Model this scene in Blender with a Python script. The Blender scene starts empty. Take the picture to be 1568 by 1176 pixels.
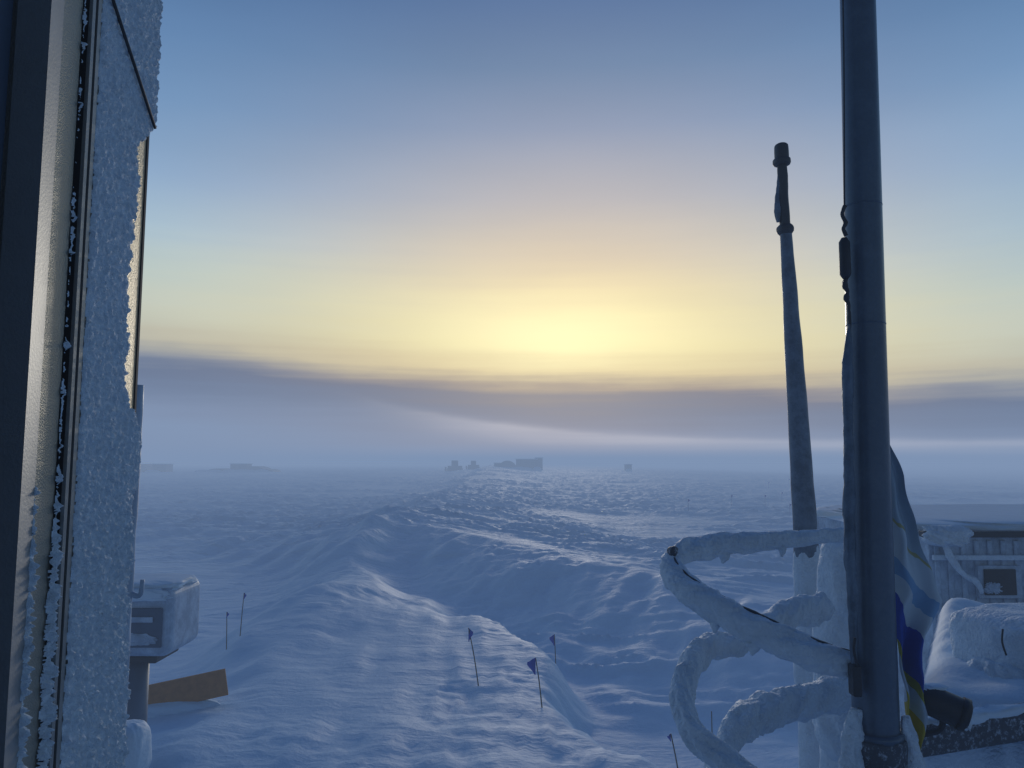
import bpy, math, random
import numpy as np
from mathutils import Vector
random.seed(4)
S=bpy.context.scene
def lin(c):
    o=[]
    for v in c:
        v=v/255.0
        o.append(v/12.92 if v<=0.04045 else ((v+0.055)/1.055)**2.4)
    return (o[0],o[1],o[2],1.0)

# ------------------------------------------------------------------ noise
def _h(ix,iy,iz,seed):
    n=(ix.astype(np.int64)*374761393+iy.astype(np.int64)*668265263+iz.astype(np.int64)*2147483647+seed*144665)&0xffffffff
    n=((n^(n>>13))*1274126177)&0xffffffff
    n=((n^(n>>16))*2246822519)&0xffffffff
    n=n^(n>>15)
    return (n&0xffffff)/float(0xffffff)
def vn(x,y,seed=0):
    x=np.asarray(x,float);y=np.asarray(y,float)
    ix=np.floor(x);iy=np.floor(y);fx=x-ix;fy=y-iy
    fx=fx*fx*fx*(fx*(fx*6-15)+10);fy=fy*fy*fy*(fy*(fy*6-15)+10)
    z=np.zeros_like(ix)
    a=_h(ix,iy,z,seed);b=_h(ix+1,iy,z,seed);c=_h(ix,iy+1,z,seed);d=_h(ix+1,iy+1,z,seed)
    return (a+(b-a)*fx)*(1-fy)+(c+(d-c)*fx)*fy
def fbm(x,y,seed=0,o=4):
    s=0;a=.5;t=0
    for i in range(o):
        s=s+a*vn(x*2**i+i*17.3,y*2**i-i*9.1,seed+i);t+=a;a*=.5
    return s/t
def ss(x,a,b):
    t=np.clip((x-a)/(b-a),0,1);return t*t*(3-2*t)

# ------------------------------------------------------------------ node helpers
def newmat(name):
    m=bpy.data.materials.new(name);m.use_nodes=True
    return m,m.node_tree,m.node_tree.nodes['Principled BSDF']
def simple(name,col,rough=.6,metal=0,var=.15,scale=8,bump=0,bscale=40,frost=0,fscale=6,fw=.06,fcol=(.62,.70,.80,1),bdist=.01):
    m,nt,b=newmat(name);N=nt.nodes;L=nt.links
    tc=N.new('ShaderNodeNewGeometry')
    n=N.new('ShaderNodeTexNoise');n.inputs['Scale'].default_value=scale;n.inputs['Detail'].default_value=5
    L.new(tc.outputs['Position'],n.inputs['Vector'])
    mx=N.new('ShaderNodeMix');mx.data_type='RGBA'
    mx.inputs[6].default_value=[c*(1-var) for c in col[:3]]+[1]
    mx.inputs[7].default_value=[min(1,c*(1+var)) for c in col[:3]]+[1]
    L.new(n.outputs['Fac'],mx.inputs[0])
    out=mx.outputs[2]
    b.inputs['Roughness'].default_value=rough;b.inputs['Metallic'].default_value=metal
    if frost>0:
        n2=N.new('ShaderNodeTexNoise');n2.inputs['Scale'].default_value=fscale;n2.inputs['Detail'].default_value=10
        n2.inputs['Roughness'].default_value=.75
        L.new(tc.outputs['Position'],n2.inputs['Vector'])
        r=N.new('ShaderNodeMapRange');r.inputs[1].default_value=1-frost-fw;r.inputs[2].default_value=1-frost+fw
        L.new(n2.outputs['Fac'],r.inputs[0])
        m2=N.new('ShaderNodeMix');m2.data_type='RGBA';m2.inputs[7].default_value=fcol
        L.new(r.outputs[0],m2.inputs[0]);L.new(out,m2.inputs[6]);out=m2.outputs[2]
        mm=N.new('ShaderNodeMath');mm.operation='MULTIPLY_ADD';mm.inputs[1].default_value=-metal;mm.inputs[2].default_value=metal
        L.new(r.outputs[0],mm.inputs[0]);L.new(mm.outputs[0],b.inputs['Metallic'])
    L.new(out,b.inputs['Base Color'])
    if bump>0:
        n3=N.new('ShaderNodeTexNoise');n3.inputs['Scale'].default_value=bscale;n3.inputs['Detail'].default_value=5
        L.new(tc.outputs['Position'],n3.inputs['Vector'])
        bp=N.new('ShaderNodeBump');bp.inputs['Strength'].default_value=bump;bp.inputs['Distance'].default_value=bdist
        L.new(n3.outputs['Fac'],bp.inputs['Height']);L.new(bp.outputs[0],b.inputs['Normal'])
    return m

# ------------------------------------------------------------------ materials
def snow_ground():
    m,nt,b=newmat('snow_ground');N=nt.nodes;L=nt.links
    g=N.new('ShaderNodeNewGeometry')
    mp=N.new('ShaderNodeMapping');mp.inputs['Rotation'].default_value=(0,0,math.radians(24));mp.inputs['Scale'].default_value=(.40,1.6,1)
    L.new(g.outputs['Position'],mp.inputs[0])
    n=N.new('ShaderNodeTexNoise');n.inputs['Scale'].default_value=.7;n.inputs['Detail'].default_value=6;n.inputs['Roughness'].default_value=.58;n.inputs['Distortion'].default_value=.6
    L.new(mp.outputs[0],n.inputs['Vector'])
    n2=N.new('ShaderNodeTexNoise');n2.inputs['Scale'].default_value=4;n2.inputs['Detail'].default_value=7;n2.inputs['Roughness'].default_value=.6
    L.new(g.outputs['Position'],n2.inputs['Vector'])
    # bumps are stronger on the open, wind-carved plain than in the sheltered foreground
    sp=N.new('ShaderNodeSeparateXYZ');L.new(g.outputs['Position'],sp.inputs[0])
    mr=N.new('ShaderNodeMapRange');mr.inputs[1].default_value=26;mr.inputs[2].default_value=50;mr.inputs[3].default_value=.20;mr.inputs[4].default_value=1.0
    L.new(sp.outputs[1],mr.inputs[0])
    def bump(h,d,s,prev=None):
        bp=N.new('ShaderNodeBump');bp.inputs['Distance'].default_value=d
        if isinstance(s,float):bp.inputs['Strength'].default_value=s
        else:L.new(s,bp.inputs['Strength'])
        L.new(h,bp.inputs['Height'])
        if prev:L.new(prev,bp.inputs['Normal'])
        return bp.outputs[0]
    x=bump(n.outputs['Fac'],.50,mr.outputs[0]);x=bump(n2.outputs['Fac'],.05,.6,x)
    L.new(x,b.inputs['Normal'])
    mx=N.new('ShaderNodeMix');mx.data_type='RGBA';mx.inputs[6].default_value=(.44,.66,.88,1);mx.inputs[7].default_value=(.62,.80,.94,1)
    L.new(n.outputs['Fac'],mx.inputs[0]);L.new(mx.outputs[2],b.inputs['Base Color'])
    b.inputs['Roughness'].default_value=.6
    b.inputs['Specular IOR Level'].default_value=.2
    return m
M_ground=snow_ground()
M_snow=simple('packed_snow',(.64,.78,.90),.65,0,.08,5,.6,45)
M_rime=simple('rime_ice',(.62,.74,.85),.6,0,.18,9,.9,38,bdist=.022)
M_frost=simple('frost_crystals',(.56,.68,.80),.65,0,.30,60,.5,300)
M_pole=simple('painted_pole_metal',(.07,.115,.175),.34,.35,.15,3,.08,60,frost=.34,fscale=9,fw=.2,fcol=(.10,.155,.22,1))
M_pole2=simple('frosted_antenna_pole',(.075,.12,.175),.5,.2,.15,3,.3,60,frost=.42,fscale=6,fw=.18,fcol=(.19,.27,.37,1))
M_dark=simple('dark_steel',(.03,.04,.055),.5,.4,.3,12,.2,60)
M_darkfrost=simple('frosted_dark_steel',(.06,.08,.11),.6,.3,.3,12,.4,90,frost=.42,fscale=35,fcol=(.4,.48,.58,1))
M_rubber=simple('black_gasket',(.02,.022,.028),.6,0,.3,30)
M_beige=simple('beige_door_paint',(.34,.33,.28),.38,.55,.08,20,.25,300)
M_border=simple('satin_door_border',(.36,.33,.25),.42,.8,.08,20,.4,260)
M_alu=simple('brushed_aluminium',(.33,.34,.34),.52,.85,.10,20,.08,200)
M_wallblue=simple('blue_grey_cladding',(.08,.125,.19),.5,.2,.25,4,.1,30)
M_wood=simple('weathered_plywood',(.44,.19,.06),.7,0,.3,9,.3,40)
M_bamboo=simple('bamboo',(.10,.09,.08),.7,0,.2,9)
M_blue=simple('blue_flag_cloth',(.012,.06,.46),.8,0,.2,9)
M_hut=simple('distant_hut_paint',(.16,.135,.13),.7,0,.2,1)
M_hutwin=simple('distant_hut_window',(.09,.085,.09),.6,0,.2,1)
M_shed=simple('frosted_shed_cladding',(.12,.20,.30),.6,.1,.2,3,.3,40,frost=.56,fscale=3,fw=.16,fcol=(.52,.65,.79,1))
M_hood=simple('frosted_hood_paint',(.34,.44,.56),.5,.1,.15,4,.3,40,frost=.45,fscale=4,fw=.12,fcol=(.56,.68,.80,1))

# ------------------------------------------------------------------ mesh helpers
def add(name,verts,faces,mat,parent=None,smooth=False):
    me=bpy.data.meshes.new(name);me.from_pydata([tuple(v) for v in verts],[],faces);me.update()
    if mat is not None:me.materials.append(mat)
    if smooth:
        me.polygons.foreach_set('use_smooth',[True]*len(me.polygons))
    o=bpy.data.objects.new(name,me);S.collection.objects.link(o)
    if parent:o.parent=parent
    return o
def empty(name,loc=(0,0,0)):
    o=bpy.data.objects.new(name,None);S.collection.objects.link(o);o.empty_display_size=.2
    return o
def cr(pts,n):
    P=np.array(pts,float);P=np.vstack([2*P[0]-P[1],P,2*P[-1]-P[-2]]);out=[]
    for i in range(1,len(P)-2):
        for k in range(n):
            t=k/n
            out.append(.5*((2*P[i])+(-P[i-1]+P[i+1])*t+(2*P[i-1]-5*P[i]+4*P[i+1]-P[i+2])*t*t+(-P[i-1]+3*P[i]-3*P[i+1]+P[i+2])*t**3))
    out.append(P[-2]);return np.array(out)
def tube(name,pts,rad,mat,parent=None,seg=16,sub=0,lump=0,lscale=8,seed=1,caps=True,sag=0,sx=1):
    pts=[list(p)+[r] for p,r in zip(pts,rad if hasattr(rad,'__len__') else [rad]*len(pts))]
    Q=cr(pts,sub) if sub else np.array(pts,float)
    C=Q[:,:3];R=Q[:,3];n=len(C)
    T=np.gradient(C,axis=0);T/=np.linalg.norm(T,axis=1)[:,None]
    up=np.array([0,0,1.]) if abs(T[0][2])<.9 else np.array([1.,0,0])
    vs=[]
    L=np.concatenate([[0],np.cumsum(np.linalg.norm(np.diff(C,axis=0),axis=1))])
    ang=np.linspace(0,2*np.pi,seg,endpoint=False)
    for i in range(n):
        u=up-T[i]*np.dot(up,T[i]);u/=np.linalg.norm(u);w=np.cross(T[i],u);up=u
        rr=np.full(seg,R[i])
        if lump:
            rr=rr*(1+lump*(2*fbm(L[i]*lscale+np.cos(ang)*1.3+5,np.sin(ang)*1.3+L[i]*lscale*.4+50,seed,5)-1)*1.6)
        p=C[i]+np.outer(rr*np.cos(ang)*(1+sag),u)+np.outer(rr*np.sin(ang)*sx,w)
        vs.append(p)
    V=np.vstack(vs);F=[]
    for i in range(n-1):
        for j in range(seg):
            a=i*seg+j;b=i*seg+(j+1)%seg;F.append((a,b,b+seg,a+seg))
    if caps:
        F.append(tuple(range(seg))[::-1]);F.append(tuple((n-1)*seg+j for j in range(seg)))
    return add(name,V,F,mat,parent,True)
def box(name,x0,x1,y0,y1,z0,z1,mat,parent=None,bev=0,rot=0,seg=3):
    cx,cy,cz=(x0+x1)/2,(y0+y1)/2,(z0+z1)/2
    v=[(sx*(x1-x0)/2,sy*(y1-y0)/2,sz*(z1-z0)/2) for sx in(-1,1) for sy in(-1,1) for sz in(-1,1)]
    f=[(0,1,3,2),(4,6,7,5),(0,4,5,1),(2,3,7,6),(0,2,6,4),(1,5,7,3)]
    o=add(name,v,f,mat,parent);o.location=(cx,cy,cz);o.rotation_euler=(0,0,rot)
    if bev:
        m=o.modifiers.new('b','BEVEL');m.width=bev;m.segments=seg
    return o
def blob(name,c,s,mat,parent=None,e=4.0,lump=.08,seed=3,n=40,rot=0,freq=3):
    V=[];F=[]
    th=np.linspace(-np.pi/2,np.pi/2,n);ph=np.linspace(0,2*np.pi,n*2,endpoint=False)
    def p(a,k):return np.sign(a)*np.abs(a)**(2/k)
    for t in th:
        x=p(np.cos(t),e)*p(np.cos(ph),e);y=p(np.cos(t),e)*p(np.sin(ph),e);z=p(np.sin(t),e)*np.ones_like(ph)
        q=1+lump*(2*fbm(x*freq+z*freq*.7+9,y*freq-z*freq*.6+4,seed,4)-1)
        x,y,z=x*s[0]*q,y*s[1]*q,z*s[2]*q
        V.append(np.stack([c[0]+x*math.cos(rot)-y*math.sin(rot),c[1]+x*math.sin(rot)+y*math.cos(rot),c[2]+z],1))
    V=np.vstack(V);m=2*n
    for i in range(n-1):
        for j in range(m):
            a=i*m+j;b=i*m+(j+1)%m;F.append((a,b,b+m,a+m))
    return add(name,V,F,mat,parent,True)

# ------------------------------------------------------------------ terrain
def hfun(x,y):
    x=np.asarray(x,float);y=np.asarray(y,float)
    wx=x+1.8*(fbm(x*.14+3,y*.14,11,3)-.5)*2+.7*(fbm(x*.6,y*.6,13,3)-.5);wy=y+3.0*(fbm(x*.11,y*.11+7,12,3)-.5)*2+.8*(fbm(x*.6+4,y*.3,14,3)-.5)
    ysc=np.interp(wx,[-80,-22,-14,-9,-6.6,-2.9,2,4.7,6.5,12,40],[62,56,50,45,44.5,40.5,33.8,29.5,26.5,22,20])
    A=np.interp(wx,[-80,-18,-11,-8,-3,3,8,40],[.35,.6,1.4,2.45,2.25,1.7,1.3,1.1])
    s=(wy-ysc)*.75
    lump=fbm(x*.35,y*.14,15,3)-.5
    h=-.85+A*(ss(s+1.8*lump,-8.0,.5))+.14*np.exp(-((s-.3)/.9)**2)*ss(fbm(x*.12,y*.05,16,2),.35,.6)
    h=h-.45*ss(s,1,16)*ss(wx,-14,-8)
    xl=np.interp(wy,[0,13,20,31,44,60],[-5,-5.6,-6.8,-7.9,-9,-9])
    xr=np.interp(wy,[0,13.3,15,16.4,19,22.6,25,27,30,40],[5,2.8,1.7,1.3,.9,-.1,-2.0,-3.4,-4.4,-6.0])
    front=1-ss(s,-4,.3)
    fade=1-.75*ss(wy,23,33)
    mound=ss(wx,xl-2.8,xl+.9)*(1-ss(wx,xr-.1,xr+1.3+.25*np.maximum(wy-22,0)))*front*fade
    mid=(wx-xl)/(np.maximum(xr-xl,.5))
    h=h+mound*(.95+.25*ss(wy,16,26)+.14*np.sin(np.clip(mid,0,1)*3.1))
    # spur running from the drift crest towards the viewer on the left
    xs_=np.interp(wy,[12,20,31,40,46],[-5.2,-6.0,-7.3,-8.0,-8.2])
    dsp=wx-xs_
    spur=np.where(dsp<0,np.exp(-(dsp/2.4)**2),np.exp(-(dsp/1.6)**2))*ss(wy,17,30)*(1-ss(s,-3,1))
    h=h+.9*spur
    h=h+1.0*np.exp(-((x+8)/3.2)**2-((y-13.5)/4.5)**2)
    h=h+1.9*ss(y,70,250)*(1-ss(x,30,160))*(1-.5*ss(y,290,800))
    h=h-.5*ss(x,20,120)*ss(y,60,160)
    far=ss(s,-1.0,3.0)
    # sastrugi
    ca,sa=math.cos(math.radians(-24)),math.sin(math.radians(-24))
    u=x*ca+y*sa;v=-x*sa+y*ca
    u2=u+1.5*fbm(x*.3,y*.3,21,2)
    r1=1-np.abs(2*fbm(u2*.22,v*.85,31,3)-1);r1=r1**3
    r2=1-np.abs(2*fbm(u2*.5+9,v*2.0,32,3)-1);r2=r2**2
    patch=ss(fbm(x*.09,y*.13,41,3),.30,.60)
    amp=.05+1.15*far*(1-.35*ss(y,90,220))
    rt=ss(wx,xr+.8,xr+3)*(1-far)*(1-ss(s,-7,-2))
    amp=np.maximum(amp,rt*.8)
    amp=np.maximum(amp,.5*ss(s,-4,-1))
    h=h+amp*patch*(.36*r1+.12*r2)+.30*(fbm(x*.07,y*.09,51,3)-.5)
    # scour grooves fanning down the mound
    fan=(x+5.5)/(1+.02*np.clip(44-y,0,40))
    g=fbm(fan*1.5,y*.22,61,4)-.5
    h=h+mound*.30*g
    g2=1-np.abs(2*fbm(fan*2.6+4,y*.5,62,3)-1)
    h=h+mound*.06*g2**3*ss(fbm(x*.3,y*.2,63,2),.4,.6)
    # flutes on the drift face
    fl=fbm(x*.7-.3*y,y*.15+x*.1,65,4)-.5
    h=h+.75*fl*ss(s,-9,-3)*(1-ss(s,-.5,1.0))
    # broken crust lumps
    cr1=fbm(x*1.1,y*1.1,71,4)-.5
    cr2=np.abs(2*fbm(x*2.3+5,y*2.3,72,3)-1)
    h=h+.07*cr1+.07*(1-cr2)**3*ss(fbm(x*.25,y*.25,73,2),.42,.62)
    return h
def H1(x,y):return float(hfun(np.array([x]),np.array([y]))[0])
NY,NX=1050,900
ly=math.asinh(55/15.);hy=math.asinh(4200/15.)
ys=25+15*np.sinh(np.linspace(-ly,hy,NY))
lx=math.asinh(3200/10.)
xs=10*np.sinh(np.linspace(-lx,lx,NX))
X,Y=np.meshgrid(xs,ys);Z=hfun(X,Y)
co=np.stack([X,Y,Z],-1).reshape(-1,3)
idx=np.arange(NX*NY).reshape(NY,NX)
q=np.stack([idx[:-1,:-1],idx[:-1,1:],idx[1:,1:],idx[1:,:-1]],-1).reshape(-1,4)
me=bpy.data.meshes.new('snow_ground')
me.vertices.add(len(co));me.vertices.foreach_set('co',co.astype(np.float32).ravel())
me.loops.add(q.size);me.loops.foreach_set('vertex_index',q.astype(np.int32).ravel())
me.polygons.add(len(q));me.polygons.foreach_set('loop_start',np.arange(0,q.size,4,dtype=np.int32))
me.polygons.foreach_set('loop_total',np.full(len(q),4,dtype=np.int32))
me.update(calc_edges=True);me.polygons.foreach_set('use_smooth',np.ones(len(q),dtype=bool))
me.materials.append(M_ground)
go=bpy.data.objects.new('snow_ground',me);S.collection.objects.link(go)

# ------------------------------------------------------------------ fog layer
fm=bpy.data.materials.new('fog');fm.use_nodes=True;nt=fm.node_tree;nt.nodes.clear()
D=.0058
fo=nt.nodes.new('ShaderNodeOutputMaterial');ab=nt.nodes.new('ShaderNodeVolumeAbsorption');em=nt.nodes.new('ShaderNodeEmission');ad=nt.nodes.new('ShaderNodeAddShader')
ab.inputs[0].default_value=(0,0,0,1);ab.inputs[1].default_value=D
em.inputs[0].default_value=lin((126,147,179));em.inputs[1].default_value=D  # self-glow of the fog, standing in for sky light scattered inside it
nt.links.new(ab.outputs[0],ad.inputs[0]);nt.links.new(em.outputs[0],ad.inputs[1]);nt.links.new(ad.outputs[0],fo.inputs['Volume'])
box('fog',-1900,1900,-60,2500,-6,8.0,fm)

# ------------------------------------------------------------------ near building corner with door frame (left)
door=empty('frosted_doorway')
def strip(name,pts,mat,z0=-.2,z1=7.6):
    V=[(x,y,z0) for x,y in pts]+[(x,y,z1) for x,y in pts];n=len(pts)
    F=[(i,(i+1)%n,(i+1)%n+n,i+n) for i in range(n)]+[tuple(range(n))[::-1],tuple(range(n,2*n))]
    return add(name,V,F,mat,door)
strip('side_cladding',[(-.86,-2.0),(-.86,1.255),(-2.2,1.255),(-2.2,-2.0)],M_wallblue)
for k in range(8):
    strip('cladding_rib_%d'%k,[(-.859,1.19-.16*k),(-.845,1.18-.16*k),(-.845,1.14-.16*k),(-.859,1.13-.16*k)],M_wallblue)
strip('aluminium_trim',[(-.792,1.252),(-.803,1.306),(-.85,1.306),(-.85,1.252)],M_alu)
strip('door_frame',[(-.808,1.309),(-.814,1.381),(-1.0,1.381),(-1.0,1.309)],M_beige)
strip('gasket',[(-.822,1.384),(-.822,1.394),(-1.0,1.394),(-1.0,1.384)],M_rubber)
strip('edge_strip',[(-.803,1.396),(-.803,1.406),(-.81,1.406),(-.81,1.396)],M_alu)
strip('edge_groove',[(-.812,1.407),(-.812,1.412),(-1.0,1.412),(-1.0,1.407)],M_rubber)
strip('edge_strip_2',[(-.802,1.413),(-.802,1.424),(-.81,1.424),(-.81,1.413)],M_alu)
strip('door_panel',[(-.804,1.426),(-.804,1.572),(-1.0,1.572),(-1.0,1.426)],M_beige)
strip('panel_border',[(-.8035,1.573),(-.8105,1.643),(-1.0,1.643),(-1.0,1.573)],M_border)
strip('panel_edge',[(-.8085,1.645),(-.8085,1.653),(-1.0,1.653),(-1.0,1.645)],M_rubber,5.05,7.6)
strip('panel_edge_low',[(-.809,1.645),(-.809,1.649),(-1.0,1.649),(-1.0,1.645)],M_frost,-.2,5.048)
tube('diagonal_stay',[(-.794,1.40,5.955),(-.793,1.645,5.735)],.0035,M_rubber,door,8)
def frostsheet(name,y0,y1,z0,z1,keep,x0,amp,cell=.0022,seed=5,mat=M_frost,rim=.006):
    ny=int((y1-y0)/cell);nz=int((z1-z0)/(cell*1.15))
    yy,zz=np.meshgrid(np.linspace(y0,y1,ny),np.linspace(z0,z1,nz))
    k=keep(yy,zz)
    n=fbm(yy*150,zz*150,seed,3);n2=fbm(yy*30,zz*30,seed+9,3)
    low=1+.6*(1-ss(zz,4.6,5.2))
    d=amp*(.25+2.2*np.clip(n-.35,0,1)*low+.9*(n2-.4))*ss(k,0,rim)-.001
    xx=x0+d
    V=np.stack([xx,yy,zz],-1).reshape(-1,3);id=np.arange(ny*nz).reshape(nz,ny)
    kk=(k>0)
    ok=kk[:-1,:-1]&kk[1:,1:]
    qq=np.stack([id[:-1,:-1],id[:-1,1:],id[1:,1:],id[1:,:-1]],-1)[ok]
    return add(name,V,[tuple(map(int,f)) for f in qq],mat,door,True)
def keepA(y,z):
    lim=1.656-(.072)*ss(z,5.06,5.16)*(1-ss(z,5.66,5.78))+.022*ss(z,5.36,5.66)
    e=.018*(fbm(z*60,y*60,81,4)-.5)*2+.018*(fbm(z*9,y*0,82,2)-.5)*2
    ld=1.427+.006*(fbm(z*50,y*0+3,83,3)-.5)
    return np.minimum(lim+e-y,y-ld)
frostsheet('frost_layer',1.424,1.664,4.25,6.15,keepA,-.803,.006)
def keepB(y,z):
    w=.007+.012*(1-ss(z,4.6,5.1))+.006*(fbm(z*60,y*0,91,4)-.5)*2-.005
    return w-np.abs(y-1.384)+ .005*(fbm(z*120,y*120,92,3)-.5)*2
frostsheet('frost_seam',1.355,1.412,4.25,6.15,keepB,-.811,.010,.002,15)
def keepC(y,z):
    w=.012*(1-ss(z,4.75,5.05))-.001+.006*(fbm(z*60,y*0,95,4)-.5)*2*(1-ss(z,4.9,5.1))
    return w-np.abs(y-1.308)+ .003*(fbm(z*120,y*120,96,3)-.5)*2
frostsheet('frost_trim',1.285,1.33,4.25,5.2,keepC,-.806,.010,.002,25)

# handrail post beyond the corner
hp=empty('handrail_post')
tube('post',[(-1.515,3.05,H1(-1.5,3)-.3),(-1.50,3.05,4.0),(-1.490,3.05,5.3)],[.028,.026,.022],M_hood,hp,12,20,.12,12)
tube('bracket',[(-1.50,3.05,4.50),(-1.445,3.05,4.48),(-1.435,3.05,4.54)],[.010,.010,.008],M_hood,hp,10,6,.2)

# snow-capped bollard at bottom left
sp=empty('snow_capped_bollard')
blob('snow_cap',(-2.42,5.0,3.20),(.14,.14,.17),M_snow,sp,3.5,.08)
tube('shaft',[(-2.42,5,H1(-2.4,5)-.4),(-2.42,5,3.1)],[.11,.10],M_rime,sp,20)

# vent hood on post
vh=empty('vent_hood')
zb=H1(-5.75,12)
box('hood_shell',-6.75,-4.99,11.52,12.7,2.14,3.15,M_hood,vh,.16,seg=6)
box('hood_face',-6.6,-5.09,11.480,11.515,2.30,2.86,M_wallblue,vh,.015)
box('hood_face_louver',-6.5,-5.22,11.455,11.478,2.66,2.74,M_hood,vh,.01)
blob('hood_snow',(-5.87,12.08,3.14),(.86,.55,.075),M_snow,vh,5,.14,8)
blob('hood_snow_lip',(-5.87,11.47,3.05),(.84,.05,.09),M_snow,vh,4,.22,9)
blob('hood_face_frost',(-5.5,11.475,2.42),(.30,.012,.07),M_hood,vh,2.3,.5,19)
box('hood_base',-6.5,-5.25,11.70,12.5,2.02,2.13,M_dark,vh,.03)
tube('post',[(-5.72,12,zb-.5),(-5.72,12,2.1)],[.22,.22],M_wallblue,vh,24)
tube('post_rear',[(-6.22,12.3,zb-.5),(-6.22,12.3,2.1)],[.13,.13],M_wallblue,vh,20)
# plywood board
pb=empty('plywood_board')
zbd=H1(-6.2,15.2)
o=box('board',-1.1,1.1,-.03,.03,-.25,.25,M_wood,pb,.008)
o.location=(-6.60,15.2,zbd+.30);o.rotation_euler=(0,math.radians(-9),math.radians(14))
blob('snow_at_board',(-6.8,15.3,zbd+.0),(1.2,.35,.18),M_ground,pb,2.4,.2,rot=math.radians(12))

# ------------------------------------------------------------------ bamboo flags
def flag(x,y,h,lean=(0,0),cw=.14,ch=.26,side=-1,cloth=True):
    z=H1(x,y);r=empty('marker_flag' if cloth else 'bamboo_stake')
    top=(x+lean[0],y+lean[1],z+h)
    tube('cane',[(x,y,z-.2),(x+lean[0]*.5,y+lean[1]*.5,z+h*.5),top],[.014,.012,.010],M_bamboo,r,8,4)
    if cloth:
        V=[];F=[];n=8
        for i in range(n+1):
            for j in range(n+1):
                s=i/n;t=j/n
                w=cw*(1-.75*t)
                V.append((top[0]+side*s*w*(.8+.2*math.sin(t*5)),top[1]+.025*math.sin(s*6+t*3)-.015,top[2]-t*ch-s*ch*.25*(1-t)))
        for i in range(n):
            for j in range(n):
                a=i*(n+1)+j;F.append((a,a+1,a+n+2,a+n+1))
        add('cloth',V,F,M_blue,r,True)
flag(-.68,16.7,1.15,(-.24,.0),.12,.28,1)
flag(.60,15.4,.92,(-.14,.1),.20,.32,-1)
flag(1.15,20.5,1.20,(-.05,0),.16,.28,-1)
flag(4.0,16.0,.85,(0,0),.05,.12,-1,False)
flag(2.80,13.2,.95,(-.18,0),.08,.12,-1)
flag(-7.35,20.4,.95,(-.03,0),.08,.14,1)
flag(-7.3,21.2,1.15,(.08,0),.08,.16,1)
for (x,y) in [(17,75),(24,85),(28,86),(33,95),(43,130),(25,70),(39,60),(60,160),(50,140)]:
    flag(x,y,1.2,(0,0),.2,.3,1)

# ------------------------------------------------------------------ main flagpole (right)
fp=empty('flagpole')
tube('shaft',[(1.585,3.5,3.70),(1.593,3.5,3.9),(1.62,3.5,5.2),(1.665,3.5,7.3),(1.70,3.5,9.2)],[.097,.096,.087,.079,.072],M_pole,fp,48,14)
tube('collar',[(1.59,3.5,2.9),(1.59,3.5,3.72),(1.59,3.5,3.80)],[.125,.122,.112],M_darkfrost,fp,32,8,.06,10)
tube('collar_ring',[(1.59,3.5,3.80),(1.59,3.5,3.83)],[.116,.114],M_pole,fp,32)
for z in (5.62,6.18):
    xx=np.interp(z,[3.9,5.2,7.3],[1.593,1.62,1.665]);rr=np.interp(z,[3.9,5.2,7.3],[.096,.087,.079])
    tube('joint_band',[(xx,3.5,z),(xx,3.5,z+.006)],[rr+.001]*2,M_pole,fp,40)
tube('rime_clump',[(1.47,3.46,3.30),(1.475,3.46,3.7),(1.49,3.46,3.93)],[.05,.05,.02],M_rime,fp,20,16,.5,14)
tube('rime_clump_right',[(1.72,3.46,3.2),(1.725,3.46,3.62),(1.705,3.46,3.90)],[.06,.05,.018],M_rime,fp,20,16,.55,14)
tube('halyard',[(1.575,3.40,9.0),(1.548,3.40,7.2),(1.52,3.42,6.15)],.004,M_dark,fp,6,8)
tube('halyard_loop',[(1.522,3.42,6.16),(1.508,3.42,6.12),(1.522,3.42,6.08),(1.510,3.42,6.05),(1.522,3.42,6.02)],[.010,.008,.010,.008,.010],M_dark,fp,8,5,.3,40)
tube('counterweight',[(1.512,3.42,6.01),(1.512,3.42,5.99),(1.511,3.42,5.84),(1.511,3.42,5.82)],[.012,.024,.025,.012],M_dark,fp,16)
tube('iced_links',[(1.512,3.42,5.82),(1.506,3.42,5.79),(1.517,3.42,5.76),(1.51,3.42,5.73),(1.518,3.42,5.70),(1.520,3.42,5.62),(1.516,3.42,5.54)],[.008,.013,.008,.013,.007,.007,.006],M_dark,fp,8,6,.5,40)
tube('rimed_rope',[(1.519,3.42,5.62),(1.508,3.42,5.50),(1.500,3.42,5.38),(1.492,3.42,5.1),(1.482,3.42,4.8),(1.478,3.42,4.5),(1.477,3.42,4.25),(1.475,3.42,4.1)],[.004,.018,.023,.020,.024,.021,.018,.008],M_pole2,fp,14,16,.35,9)
box('cleat',1.452,1.49,3.38,3.44,4.0,4.13,M_dark,fp,.008)
tube('cleat_hook',[(1.47,3.38,4.13),(1.455,3.37,4.2),(1.462,3.37,4.25)],.006,M_dark,fp,8,6)

# draped flag on the pole
M_cl,nt,b=newmat('draped_flag_cloth')
N=nt.nodes;L=nt.links
uvn=N.new('ShaderNodeUVMap')
sepuv=N.new('ShaderNodeSeparateXYZ');L.new(uvn.outputs[0],sepuv.inputs[0])
nz=N.new('ShaderNodeTexNoise');nz.inputs['Scale'].default_value=2.5;L.new(uvn.outputs[0],nz.inputs['Vector'])
mm=N.new('ShaderNodeMath');mm.operation='MULTIPLY_ADD';mm.inputs[1].default_value=-.16;L.new(sepuv.outputs[0],mm.inputs[0])
m3=N.new('ShaderNodeMath');m3.operation='ADD';L.new(sepuv.outputs[1],m3.inputs[0]);L.new(mm.outputs[0],m3.inputs[1])
mm.inputs[2].default_value=.04
m4=N.new('ShaderNodeMath');m4.operation='MULTIPLY_ADD';m4.inputs[1].default_value=.12;L.new(nz.outputs['Fac'],m4.inputs[0]);L.new(m3.outputs[0],m4.inputs[2])
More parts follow.
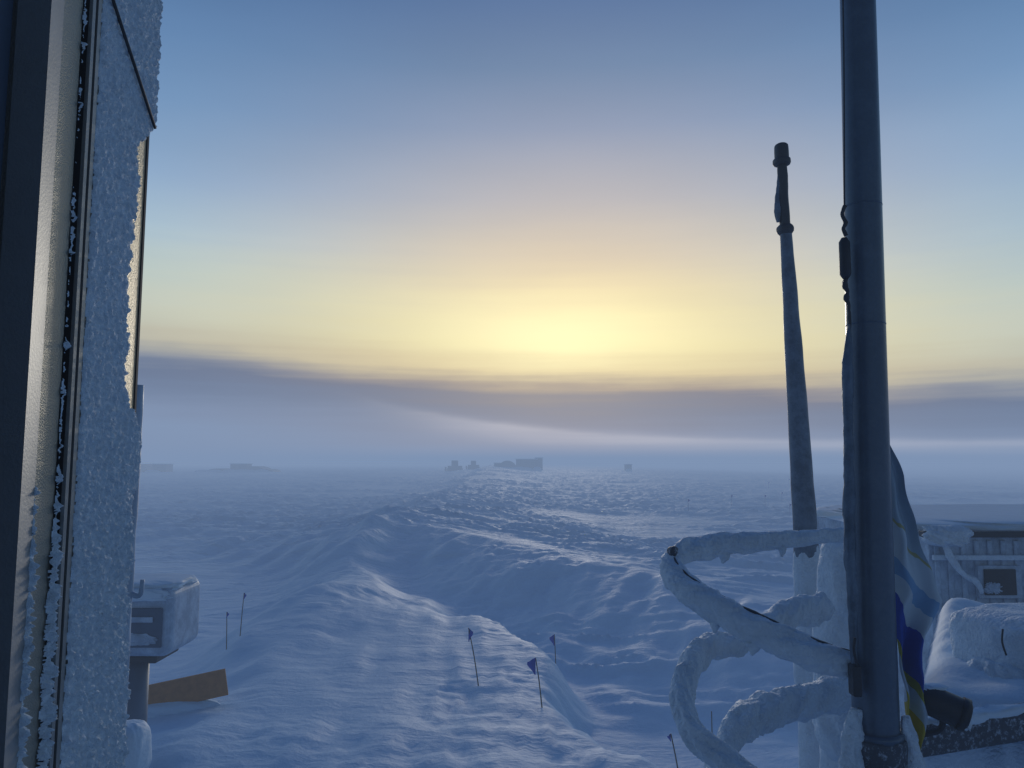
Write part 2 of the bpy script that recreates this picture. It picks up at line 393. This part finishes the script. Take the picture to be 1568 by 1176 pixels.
rp=N.new('ShaderNodeValToRGB');rp.color_ramp.interpolation='CONSTANT'
st=[(0,(.36,.47,.57)),(.33,(.42,.40,.20)),(.345,(.52,.62,.70)),(.47,(.20,.38,.60)),(.53,(.52,.62,.70)),(.60,(.012,.07,.42)),(.76,(.30,.30,.05)),(.80,(.38,.48,.58)),(.90,(.42,.35,.04))]
e=rp.color_ramp.elements
e[0].position=0;e[0].color=st[0][1]+(1,)
e[1].position=st[1][0];e[1].color=st[1][1]+(1,)
for p,c in st[2:]:
    k=e.new(p);k.color=c+(1,)
L.new(m4.outputs[0],rp.inputs[0]);L.new(rp.outputs[0],b.inputs['Base Color']);b.inputs['Roughness'].default_value=.8
df=empty('draped_flag')
zs=[5.12,4.95,4.75,4.60,4.50,4.42,4.34,4.27,4.12,4.00,3.90,3.80,3.72]
xl=[1.72,1.715,1.715,1.715,1.715,1.720,1.720,1.725,1.73,1.735,1.735,1.735,1.785]
xr=[1.725,1.790,1.838,1.884,1.915,1.945,1.885,1.845,1.822,1.842,1.862,1.855,1.81]
n=90;mcol=28;V=[];F=[];UV=[]
for i in range(n+1):
    t=i/n;z=5.12-(5.12-3.72)*t
    a=np.interp(-z,[-q for q in zs],xl);c=np.interp(-z,[-q for q in zs],xr)
    for j in range(mcol+1):
        s=j/mcol
        fold=.035*math.sin(s*9+t*5)*(.3+t)+.02*math.sin(s*5-t*9)
        V.append((a+(c-a)*s+.006*math.sin(t*40+s*4),3.56+fold,z-.05*s*math.sin(t*3)));UV.append((s,t))
for i in range(n):
    for j in range(mcol):
        k=i*(mcol+1)+j;F.append((k,k+1,k+mcol+2,k+mcol+1))
cl=add('cloth',V,F,M_cl,df,True)
uvl=cl.data.uv_layers.new(name='UVMap')
for lp in cl.data.loops:uvl.data[lp.index].uv=UV[lp.vertex_index]

# ------------------------------------------------------------------ antenna pole
ap=empty('antenna_pole')
tube('lower_tube',[(2.70,7,H1(2.7,7)-.5),(2.655,7,3.4),(2.63,7,4.4),(2.605,7,5.4),(2.575,7,6.4),(2.555,7,7.05),(2.553,7,7.13)],[.12,.112,.106,.089,.070,.055,.053],M_pole2,ap,28,10,.05,4)
tube('joint_collar',[(2.553,7,7.10),(2.552,7,7.13),(2.552,7,7.17),(2.551,7,7.20)],[.055,.075,.073,.045],M_dark,ap,20,5,.12,12)
tube('upper_rod',[(2.552,7,7.15),(2.545,7,7.4),(2.542,7,7.7),(2.542,7,7.78)],[.046,.048,.045,.042],M_dark,ap,16,6,.1,8)
tube('rime_side',[(2.490,7,7.22),(2.488,7,7.35),(2.50,7,7.5),(2.512,7,7.68)],[.016,.03,.024,.014],M_pole2,ap,12,8,.4,14)
tube('cap_rim',[(2.542,7,7.76),(2.542,7,7.78),(2.542,7,7.82),(2.542,7,7.84)],[.05,.078,.078,.06],M_dark,ap,20,4,.1,10)
tube('cap',[(2.542,7,7.82),(2.542,7,7.92),(2.542,7,7.965),(2.542,7,7.985)],[.066,.064,.056,.018],M_dark,ap,20,5,.06,9)
tube('rime_foot',[(2.69,7,H1(2.7,7)-.3),(2.68,7,1.8),(2.66,7,3.2),(2.66,7,3.7),(2.645,7,4.0),(2.635,7,4.25)],[.18,.18,.16,.155,.14,.10],M_rime,ap,24,14,.14,4)

# ------------------------------------------------------------------ rimed ladder cage hoops
lc=empty('rime_covered_ladder_cage')
h1=[(1.486,3.5,4.10),(1.334,3.55,4.143),(1.164,3.65,4.208),(.994,3.8,4.282),(.873,3.95,4.364),(.833,4.1,4.442),(.926,4.25,4.499),(1.161,4.4,4.527),(1.488,4.5,4.541),(1.83,4.6,4.56),(2.15,4.7,4.556)]
r1=[.062,.066,.070,.070,.066,.058,.064,.068,.050,.040,.04]
tube('upper_hoop',h1,r1,M_rime,lc,44,40,.24,10,3)
tube('upper_hoop_bar',[(p[0]+.014,p[1]-.005,p[2]+r*.93) for p,r in zip(h1[:7],r1)],.0085,M_dark,lc,8,16,.6,8,5)
tube('rime_knob',[(.845,4.12,4.50),(.85,4.12,4.53),(.87,4.13,4.54)],[.02,.026,.01],M_darkfrost,lc,12,6,.3,20)
h2=[(1.855,4.7,4.13),(1.552,4.5,4.113),(1.199,4.2,4.038),(1.006,4.05,4.056),(.879,3.9,3.996),(.803,3.75,3.886),(.812,3.6,3.789),(.9145,3.5,3.714),(1.038,3.4,3.657),(1.246,3.3,3.604),(1.5,3.35,3.56)]
tube('middle_hoop',h2,[.085,.075,.058,.064,.062,.054,.052,.054,.055,.06,.06],M_rime,lc,44,40,.28,10,13)
h3=[(2.05,4.6,3.70),(1.793,4.5,3.68),(1.43,4.3,3.67),(1.193,4.1,3.668),(1.049,3.95,3.594),(.975,3.8,3.514),(1.01,3.6,3.44),(1.2,3.4,3.38)]
tube('lower_hoop',h3,[.10,.098,.09,.082,.062,.06,.06,.06],M_rime,lc,44,40,.28,10,23)
for k,(i,dz,sd2) in enumerate([(2,-.06,31),(3,-.065,32),(7,-.06,33),(8,-.05,34),(1,-.05,35)]):
    p=h1[i];tube('rime_tuft_%d'%k,[(p[0]+.04*k-.06,p[1],p[2]+dz+.03),(p[0]+.04*k-.05,p[1],p[2]+dz),(p[0]+.04*k-.06,p[1],p[2]+dz-.04)],[.035,.028,.006],M_rime,lc,12,6,.5,20,sd2)
rc=empty('rime_covered_column')
tube('column',[(2.13,4.95,H1(2.1,4.9)-.5),(2.13,4.95,3.0),(2.13,4.95,3.7),(2.13,4.95,4.2),(2.13,4.95,4.42),(2.13,4.95,4.50),(2.13,4.95,4.53)],[.22,.22,.215,.20,.185,.13,.03],M_rime,rc,40,20,.14,4,9)
blob('bulge',(2.10,4.9,3.45),(.24,.2,.30),M_rime,rc,2.4,.16)

# ------------------------------------------------------------------ snow-covered platform + shapes (right)
pf=empty('snow_covered_platform')
A_=np.array([2.10,4.25]);B_=np.array([3.66,6.75]);C_=np.array([6.4,6.0]);D_=np.array([6.0,3.7])
n=80;V=[];F=[]
for i in range(n+1):
    for j in range(n+1):
        s=i/n;t=j/n
        p=(A_*(1-s)+D_*s)*(1-t)+(B_*(1-s)+C_*s)*t
        ed=min(s,1-s,t,1-t)
        z=3.70+.16*t+.22*(float(fbm(p[0]*1.3,p[1]*1.3,5,4))-.5)-.16*(1-min(1,ed/.05))**2
        V.append((p[0],p[1],z))
m0=len(V)
for i in range(n):
    for j in range(n):
        a=i*(n+1)+j;F.append((a,a+n+1,a+n+2,a+1))
ring=[i*(n+1) for i in range(n+1)]+[n*(n+1)+j for j in range(1,n+1)]+[i*(n+1)+n for i in range(n-1,-1,-1)]+[j for j in range(n-1,0,-1)]
for k in ring:V.append((V[k][0],V[k][1],3.2))
R=len(ring)
for k in range(R):
    F.append((ring[k],ring[(k+1)%R],m0+(k+1)%R,m0+k))
add('snow_deck',V,F,M_snow,pf,True)
for k,(x,y) in enumerate([(2.5,4.5),(5.6,4.1),(3.8,6.3),(5.9,5.9)]):
    tube('leg_%d'%k,[(x,y,H1(x,y)-.4),(x,y,3.3)],[.08,.08],M_darkfrost,pf,12)
mb=empty('snow_covered_crate')
blob('snow_shell',(3.36,4.95,3.80),(.50,.36,.27),M_rime,mb,5,.06,17,60,math.radians(8))
blob('snow_drape',(2.95,4.75,3.66),(.16,.2,.16),M_rime,mb,2.6,.25,19)
tube('rope',[(2.87,4.62,4.02),(2.85,4.60,3.95),(2.86,4.585,3.88)],.006,M_dark,mb,6,4)
gr=empty('frosted_guard_rail')
dx,dy=(4.6-1.62),(4.30-3.62)
ang=math.atan2(dy,dx);ln=math.hypot(dx,dy)
o=box('rail_beam',-ln/2,ln/2,-.035,.035,-.075,.075,M_darkfrost,gr,.01);o.location=(3.11,3.96,3.80);o.rotation_euler=(0,-math.radians(3.0),ang)
tube('rail_snow',[(1.75,3.64,3.79),(2.1,3.72,3.81),(2.6,3.83,3.84),(3.4,4.02,3.90),(4.5,4.27,3.95)],[.02,.03,.022,.035,.03],M_snow,gr,12,14,.6,8)
for k,(x,y) in enumerate([(2.9,3.92),(4.4,4.26)]):
    tube('rail_post_%d'%k,[(x,y,H1(x,y)-.4),(x,y,3.75)],[.04,.04],M_darkfrost,gr,12)
sl=empty('spotlight')
tube('housing',[(1.83,3.62,3.93),(1.86,3.60,3.93),(1.90,3.58,3.92),(1.99,3.54,3.885),(2.015,3.53,3.875)],[.03,.058,.066,.066,.058],M_dark,sl,24,4)
tube('bezel',[(1.985,3.543,3.887),(2.01,3.532,3.877)],[.073,.073],M_dark,sl,24)
tube('lens',[(2.012,3.53,3.876),(2.020,3.526,3.873)],[.056,.052],simple('lens_glass',(.05,.06,.08),.1,.0),sl,24)
tube('bracket',[(1.93,3.58,3.88),(1.93,3.60,3.80),(1.86,3.64,3.76)],.014,M_dark,sl,8,5)
blob('frost_on_lamp',(2.0,3.52,3.865),(.022,.018,.045),M_rime,sl,2.5,.4)
blob('snow_on_lamp',(1.90,3.59,3.985),(.06,.035,.012),M_snow,sl,2.4,.3)

# ------------------------------------------------------------------ shed
sh=empty('corrugated_storage_shed')
box('body',4.85,10.5,9.1,13,-.6,4.12,M_shed,sh,.01)
for k in range(36):
    x=4.9+k*.155
    box('rib_%d'%k,x,x+.06,9.075,9.098,-.5,4.08,M_shed,sh,.008,seg=1)
box('roof_edge',4.75,10.7,9.0,9.12,4.12,4.19,M_dark,sh,.01)
blob('roof_snow',(7.6,11,4.2),(2.85,1.95,.10),M_snow,sh,6,.1)
box('window_frame',5.36,5.86,9.02,9.073,3.43,3.80,M_hood,sh,.01)
box('window_pane',5.42,5.78,8.995,9.018,3.47,3.76,M_dark,sh,.004)
blob('window_frost',(5.50,8.99,3.55),(.08,.01,.05),M_hood,sh,2.2,.8,11,40,0,5)
box('ledge',4.95,6.5,8.85,9.05,3.28,3.34,M_rime,sh,.02)
box('crossrail',4.85,9.5,9.0,9.05,3.86,3.92,M_rime,sh,.01)
for k,x in enumerate((5.0,5.9,6.4)):
    box('bracket_%d'%k,x,x+.05,8.95,9.05,2.8,3.28,M_rime,sh,.01)
blob('snow_heap',(5.0,9.0,4.14),(.26,.2,.12),M_rime,sh,2.4,.3)
tube('rimed_cable',[(4.95,8.97,4.1),(5.02,8.96,3.9),(5.15,8.96,3.72),(5.3,8.96,3.62),(5.36,8.97,3.5)],[.03,.04,.03,.035,.02],M_rime,sh,12,8,.4,9)

# ------------------------------------------------------------------ distant camp
def hutgroup(name,x,y,parts):
    r=empty(name);z=H1(x,y)
    for k,(dx,w,h,kind) in enumerate(parts):
        if kind=='arch':
            a=np.linspace(0,math.pi,14);P=[(x+dx+math.cos(t)*w/2,z-.3+math.sin(t)*h) for t in a]
            V=[(p[0],y-4,p[1]) for p in P]+[(p[0],y+4,p[1]) for p in P];m=len(P)
            F=[(i,i+1,i+1+m,i+m) for i in range(m-1)]+[tuple(range(m)),tuple(range(m,2*m))[::-1]]
            add('arch_%d'%k,V,F,M_hut,r)
        else:
            box('hut_%d'%k,x+dx-w/2,x+dx+w/2,y-2.5,y+2.5,z-.3,z+h,M_hut,r,.1)
            box('roof_%d'%k,x+dx-w/2-.2,x+dx+w/2+.2,y-2.7,y+2.7,z+h+.01,z+h+.25,M_snow,r,.08)
            if w>4:
                for q in range(int(w//2)):
                    box('win_%d_%d'%(k,q),x+dx-w/2+.6+q*2,x+dx-w/2+1.5+q*2,y-2.56,y-2.5,z+h*.45,z+h*.8,M_hutwin,r)
        # snow drifted against the walls
        blob('drift_%d'%k,(x+dx-w*.3,y-4.2,z-.1),(w*.6,1.6,.9),M_ground,r,2.2,.15,k+3,16)
    return r
hutgroup('camp_building',2,240,[(-3.4,6,3.0,'arch'),(2.5,6.5,3.0,'box'),(6.3,2.2,3.4,'box'),(-6,3,1.8,'box')])
hutgroup('snow_covered_huts',-84,240,[(-6,8,1.4,'arch'),(0,5,2.4,'box'),(5,8,2.1,'arch'),(9,5,1.2,'arch')])
hutgroup('distant_huts',-112,235,[(-6,5,2.6,'box'),(0,7,3.0,'arch'),(6,4,2.5,'box')])
hutgroup('fuel_shelter',36,240,[(0,1.6,2.0,'box')])
def tractor(x,y,s=1):
    z=H1(x,y);r=empty('tracked_tractor')
    box('track_near',x-2*s,x+2*s,y-1.3,y-.8,z-.1,z+.9*s,M_hutwin,r,.3)
    box('track_far',x-2*s,x+2*s,y+.8,y+1.3,z-.1,z+.9*s,M_hutwin,r,.3)
    box('hull',x-1.9*s,x+1.9*s,y-.75,y+.75,z+.5,z+1.5*s,M_hut,r,.1)
    box('cab',x-.9*s,x+.8*s,y-.8,y+.8,z+1.5*s,z+2.9*s,M_hut,r,.12)
    box('cab_window',x-.7*s,x+.6*s,y-.84,y-.8,z+1.9*s,z+2.6*s,M_hutwin,r)
    box('blade',x-2.6*s,x-2.3*s,y-1.6,y+1.6,z,z+1.2*s,M_hutwin,r,.05)
tractor(-17.3,235,1.15);tractor(-11.8,238,.9)

# ------------------------------------------------------------------ world sky
W=bpy.data.worlds.new("World");S.world=W;W.use_nodes=True;nt=W.node_tree;nt.nodes.clear();N=nt.nodes;L=nt.links
SUN_EL=math.radians(9.0);SUN_AZ=math.radians(3.8)
tc=N.new('ShaderNodeTexCoord');sx=N.new('ShaderNodeSeparateXYZ');L.new(tc.outputs['Generated'],sx.inputs[0])
def mt(op,a,b=None,c=None,clamp=False):
    m=N.new('ShaderNodeMath');m.operation=op;m.use_clamp=clamp
    for i,v in enumerate((a,b,c)):
        if v is None:continue
        if isinstance(v,(int,float)):m.inputs[i].default_value=v
        else:L.new(v,m.inputs[i])
    return m.outputs[0]
elev=mt('MULTIPLY',mt('ARCSINE',sx.outputs[2]),57.2958)
az=mt('MULTIPLY',mt('ARCTAN2',sx.outputs[0],sx.outputs[1]),57.2958)
def noise(sa,se,detail=4,off=0):
    c=N.new('ShaderNodeCombineXYZ');L.new(mt('MULTIPLY_ADD',az,sa,off),c.inputs[0]);L.new(mt('MULTIPLY',elev,se),c.inputs[1])
    n=N.new('ShaderNodeTexNoise');n.inputs['Scale'].default_value=1;n.inputs['Detail'].default_value=detail;n.inputs['Roughness'].default_value=.5
    L.new(c.outputs[0],n.inputs['Vector']);return mt('SUBTRACT',n.outputs['Fac'],.5)
def sstep(v,a,b):
    r=N.new('ShaderNodeMapRange');r.interpolation_type='SMOOTHSTEP';r.inputs[1].default_value=a;r.inputs[2].default_value=b
    L.new(v,r.inputs[0]);return r.outputs[0]
n1=noise(.09,.35,5);n2=noise(.035,1.1,4,13);n3=noise(.25,.9,5,40)
shift=mt('SUBTRACT',mt('MULTIPLY',sstep(mt('MULTIPLY',az,-1),-6,36),1.9),mt('MULTIPLY',sstep(az,8,32),.9))
near=mt('SUBTRACT',1,sstep(elev,8,22))
e1=mt('SUBTRACT',elev,mt('MULTIPLY',shift,near))
e1=mt('ADD',e1,mt('MULTIPLY',mt('MULTIPLY',n1,1.7),near))
e1=mt('ADD',e1,mt('MULTIPLY',mt('MULTIPLY',n2,2.0),near))
fac=mt('DIVIDE',mt('ADD',e1,5),95)
def ramp(stops):
    r=N.new('ShaderNodeValToRGB');e=r.color_ramp.elements
    for i,(d,c) in enumerate(stops):
        p=(d+5)/95
        if i<2:k=e[i];k.position=p
        else:k=e.new(p)
        k.color=lin(c)
    L.new(fac,r.inputs[0]);return r.outputs[0]
C=ramp([(-4,(126,147,179)),(0.5,(130,147,176)),(2,(128,139,164)),(3.4,(120,127,148)),(4.6,(130,126,136)),(5.4,(168,149,132)),(6.6,(230,206,152)),(8.5,(249,229,164)),(10.5,(250,230,170)),(12.5,(243,223,176)),(15,(226,209,182)),(19,(190,185,186)),(24,(146,157,181)),(28,(116,138,170)),(32,(94,119,159)),(45,(52,92,150)),(89,(26,74,142))])
Sd=ramp([(-4,(122,144,178)),(0.5,(122,144,177)),(2,(119,138,170)),(3.4,(104,123,155)),(4.7,(94,114,147)),(5.4,(126,140,160)),(6.6,(184,184,170)),(9,(188,199,192)),(12,(172,196,201)),(15,(152,186,209)),(19,(130,167,204)),(24,(106,146,188)),(28,(91,129,173)),(32,(77,114,160)),(45,(50,90,150)),(89,(26,74,142))])
g=mt('DIVIDE',mt('SUBTRACT',az,5.0),16.5)
gf=mt('POWER',2.71828,mt('MULTIPLY',mt('MULTIPLY',g,g),-.5))
mx=N.new('ShaderNodeMix');mx.data_type='RGBA';L.new(gf,mx.inputs[0]);L.new(Sd,mx.inputs[6]);L.new(C,mx.inputs[7])
es=mt('ADD',mt('MULTIPLY',mt('POWER',2.71828,mt('DIVIDE',mt('ADD',az,9),-13.0)),3.0),.9)
dd=mt('ADD',mt('SUBTRACT',elev,es),mt('MULTIPLY',n3,.30))
ga=mt('POWER',2.71828,mt('MULTIPLY',mt('MULTIPLY',dd,dd),-9.0))
gb=mt('POWER',2.71828,mt('MULTIPLY',mt('MULTIPLY',dd,dd),-1.0))
below=mt('LESS_THAN',dd,0)
gs=mt('ADD',mt('MULTIPLY',ga,mt('SUBTRACT',1,below)),mt('MULTIPLY',gb,below))
azw=mt('MULTIPLY',sstep(az,-14,2),mt('SUBTRACT',1,sstep(az,34,60)))
gs=mt('MULTIPLY',mt('MULTIPLY',gs,azw),mt('ADD',.46,n2))
mx2=N.new('ShaderNodeMix');mx2.data_type='RGBA';L.new(gs,mx2.inputs[0]);L.new(mx.outputs[2],mx2.inputs[6]);mx2.inputs[7].default_value=lin((210,210,220))
br=mt('ADD',1,mt('MULTIPLY',noise(.05,.16,4,77),.14))
# the sky opposite the sunset is darker
back=mt('ADD',.36,mt('MULTIPLY',sstep(sx.outputs[1],-.2,.70),.64))
vm=N.new('ShaderNodeVectorMath');vm.operation='SCALE';L.new(mx2.outputs[2],vm.inputs[0]);L.new(mt('MULTIPLY',br,back),vm.inputs['Scale'])
qa=mt('DIVIDE',mt('SUBTRACT',az,3.8),7.0);qe=mt('DIVIDE',mt('SUBTRACT',e1,8.8),2.1)
gl=mt('POWER',2.71828,mt('MULTIPLY',mt('ADD',mt('MULTIPLY',qa,qa),mt('MULTIPLY',qe,qe)),-.5))
gc=N.new('ShaderNodeVectorMath');gc.operation='SCALE';gc.inputs[0].default_value=(.18,.24,.18);L.new(gl,gc.inputs['Scale'])
va=N.new('ShaderNodeVectorMath');va.operation='ADD';L.new(vm.outputs[0],va.inputs[0]);L.new(gc.outputs[0],va.inputs[1])
bg=N.new('ShaderNodeBackground');L.new(va.outputs[0],bg.inputs[0]);bg.inputs[1].default_value=1.0
sky=N.new('ShaderNodeTexSky');sky.sky_type='NISHITA';sky.sun_disc=False;sky.sun_elevation=SUN_EL;sky.sun_rotation=SUN_AZ
bg2=N.new('ShaderNodeBackground');L.new(sky.outputs[0],bg2.inputs[0]);bg2.inputs[1].default_value=.002
ads=N.new('ShaderNodeAddShader');L.new(bg.outputs[0],ads.inputs[0]);L.new(bg2.outputs[0],ads.inputs[1])
wo=N.new('ShaderNodeOutputWorld');L.new(ads.outputs[0],wo.inputs['Surface'])

sd=bpy.data.lights.new('sun','SUN');sd.energy=.62;sd.angle=math.radians(10);sd.color=(1,.92,.82)
so=bpy.data.objects.new('sun',sd);S.collection.objects.link(so)
dirv=Vector((math.sin(SUN_AZ)*math.cos(SUN_EL),math.cos(SUN_AZ)*math.cos(SUN_EL),math.sin(SUN_EL)))
so.rotation_euler=dirv.to_track_quat('Z','Y').to_euler()

cd=bpy.data.cameras.new('camera');cam=bpy.data.objects.new('camera',cd);S.collection.objects.link(cam)
cam.location=(0,0,5);cam.rotation_euler=(math.radians(95.7),0,0);cd.lens=27.05;cd.sensor_width=36;cd.clip_end=12000;cd.clip_start=.05
S.camera=cam
S.view_settings.view_transform='Standard';S.view_settings.look='None';S.view_settings.exposure=0;S.view_settings.gamma=1
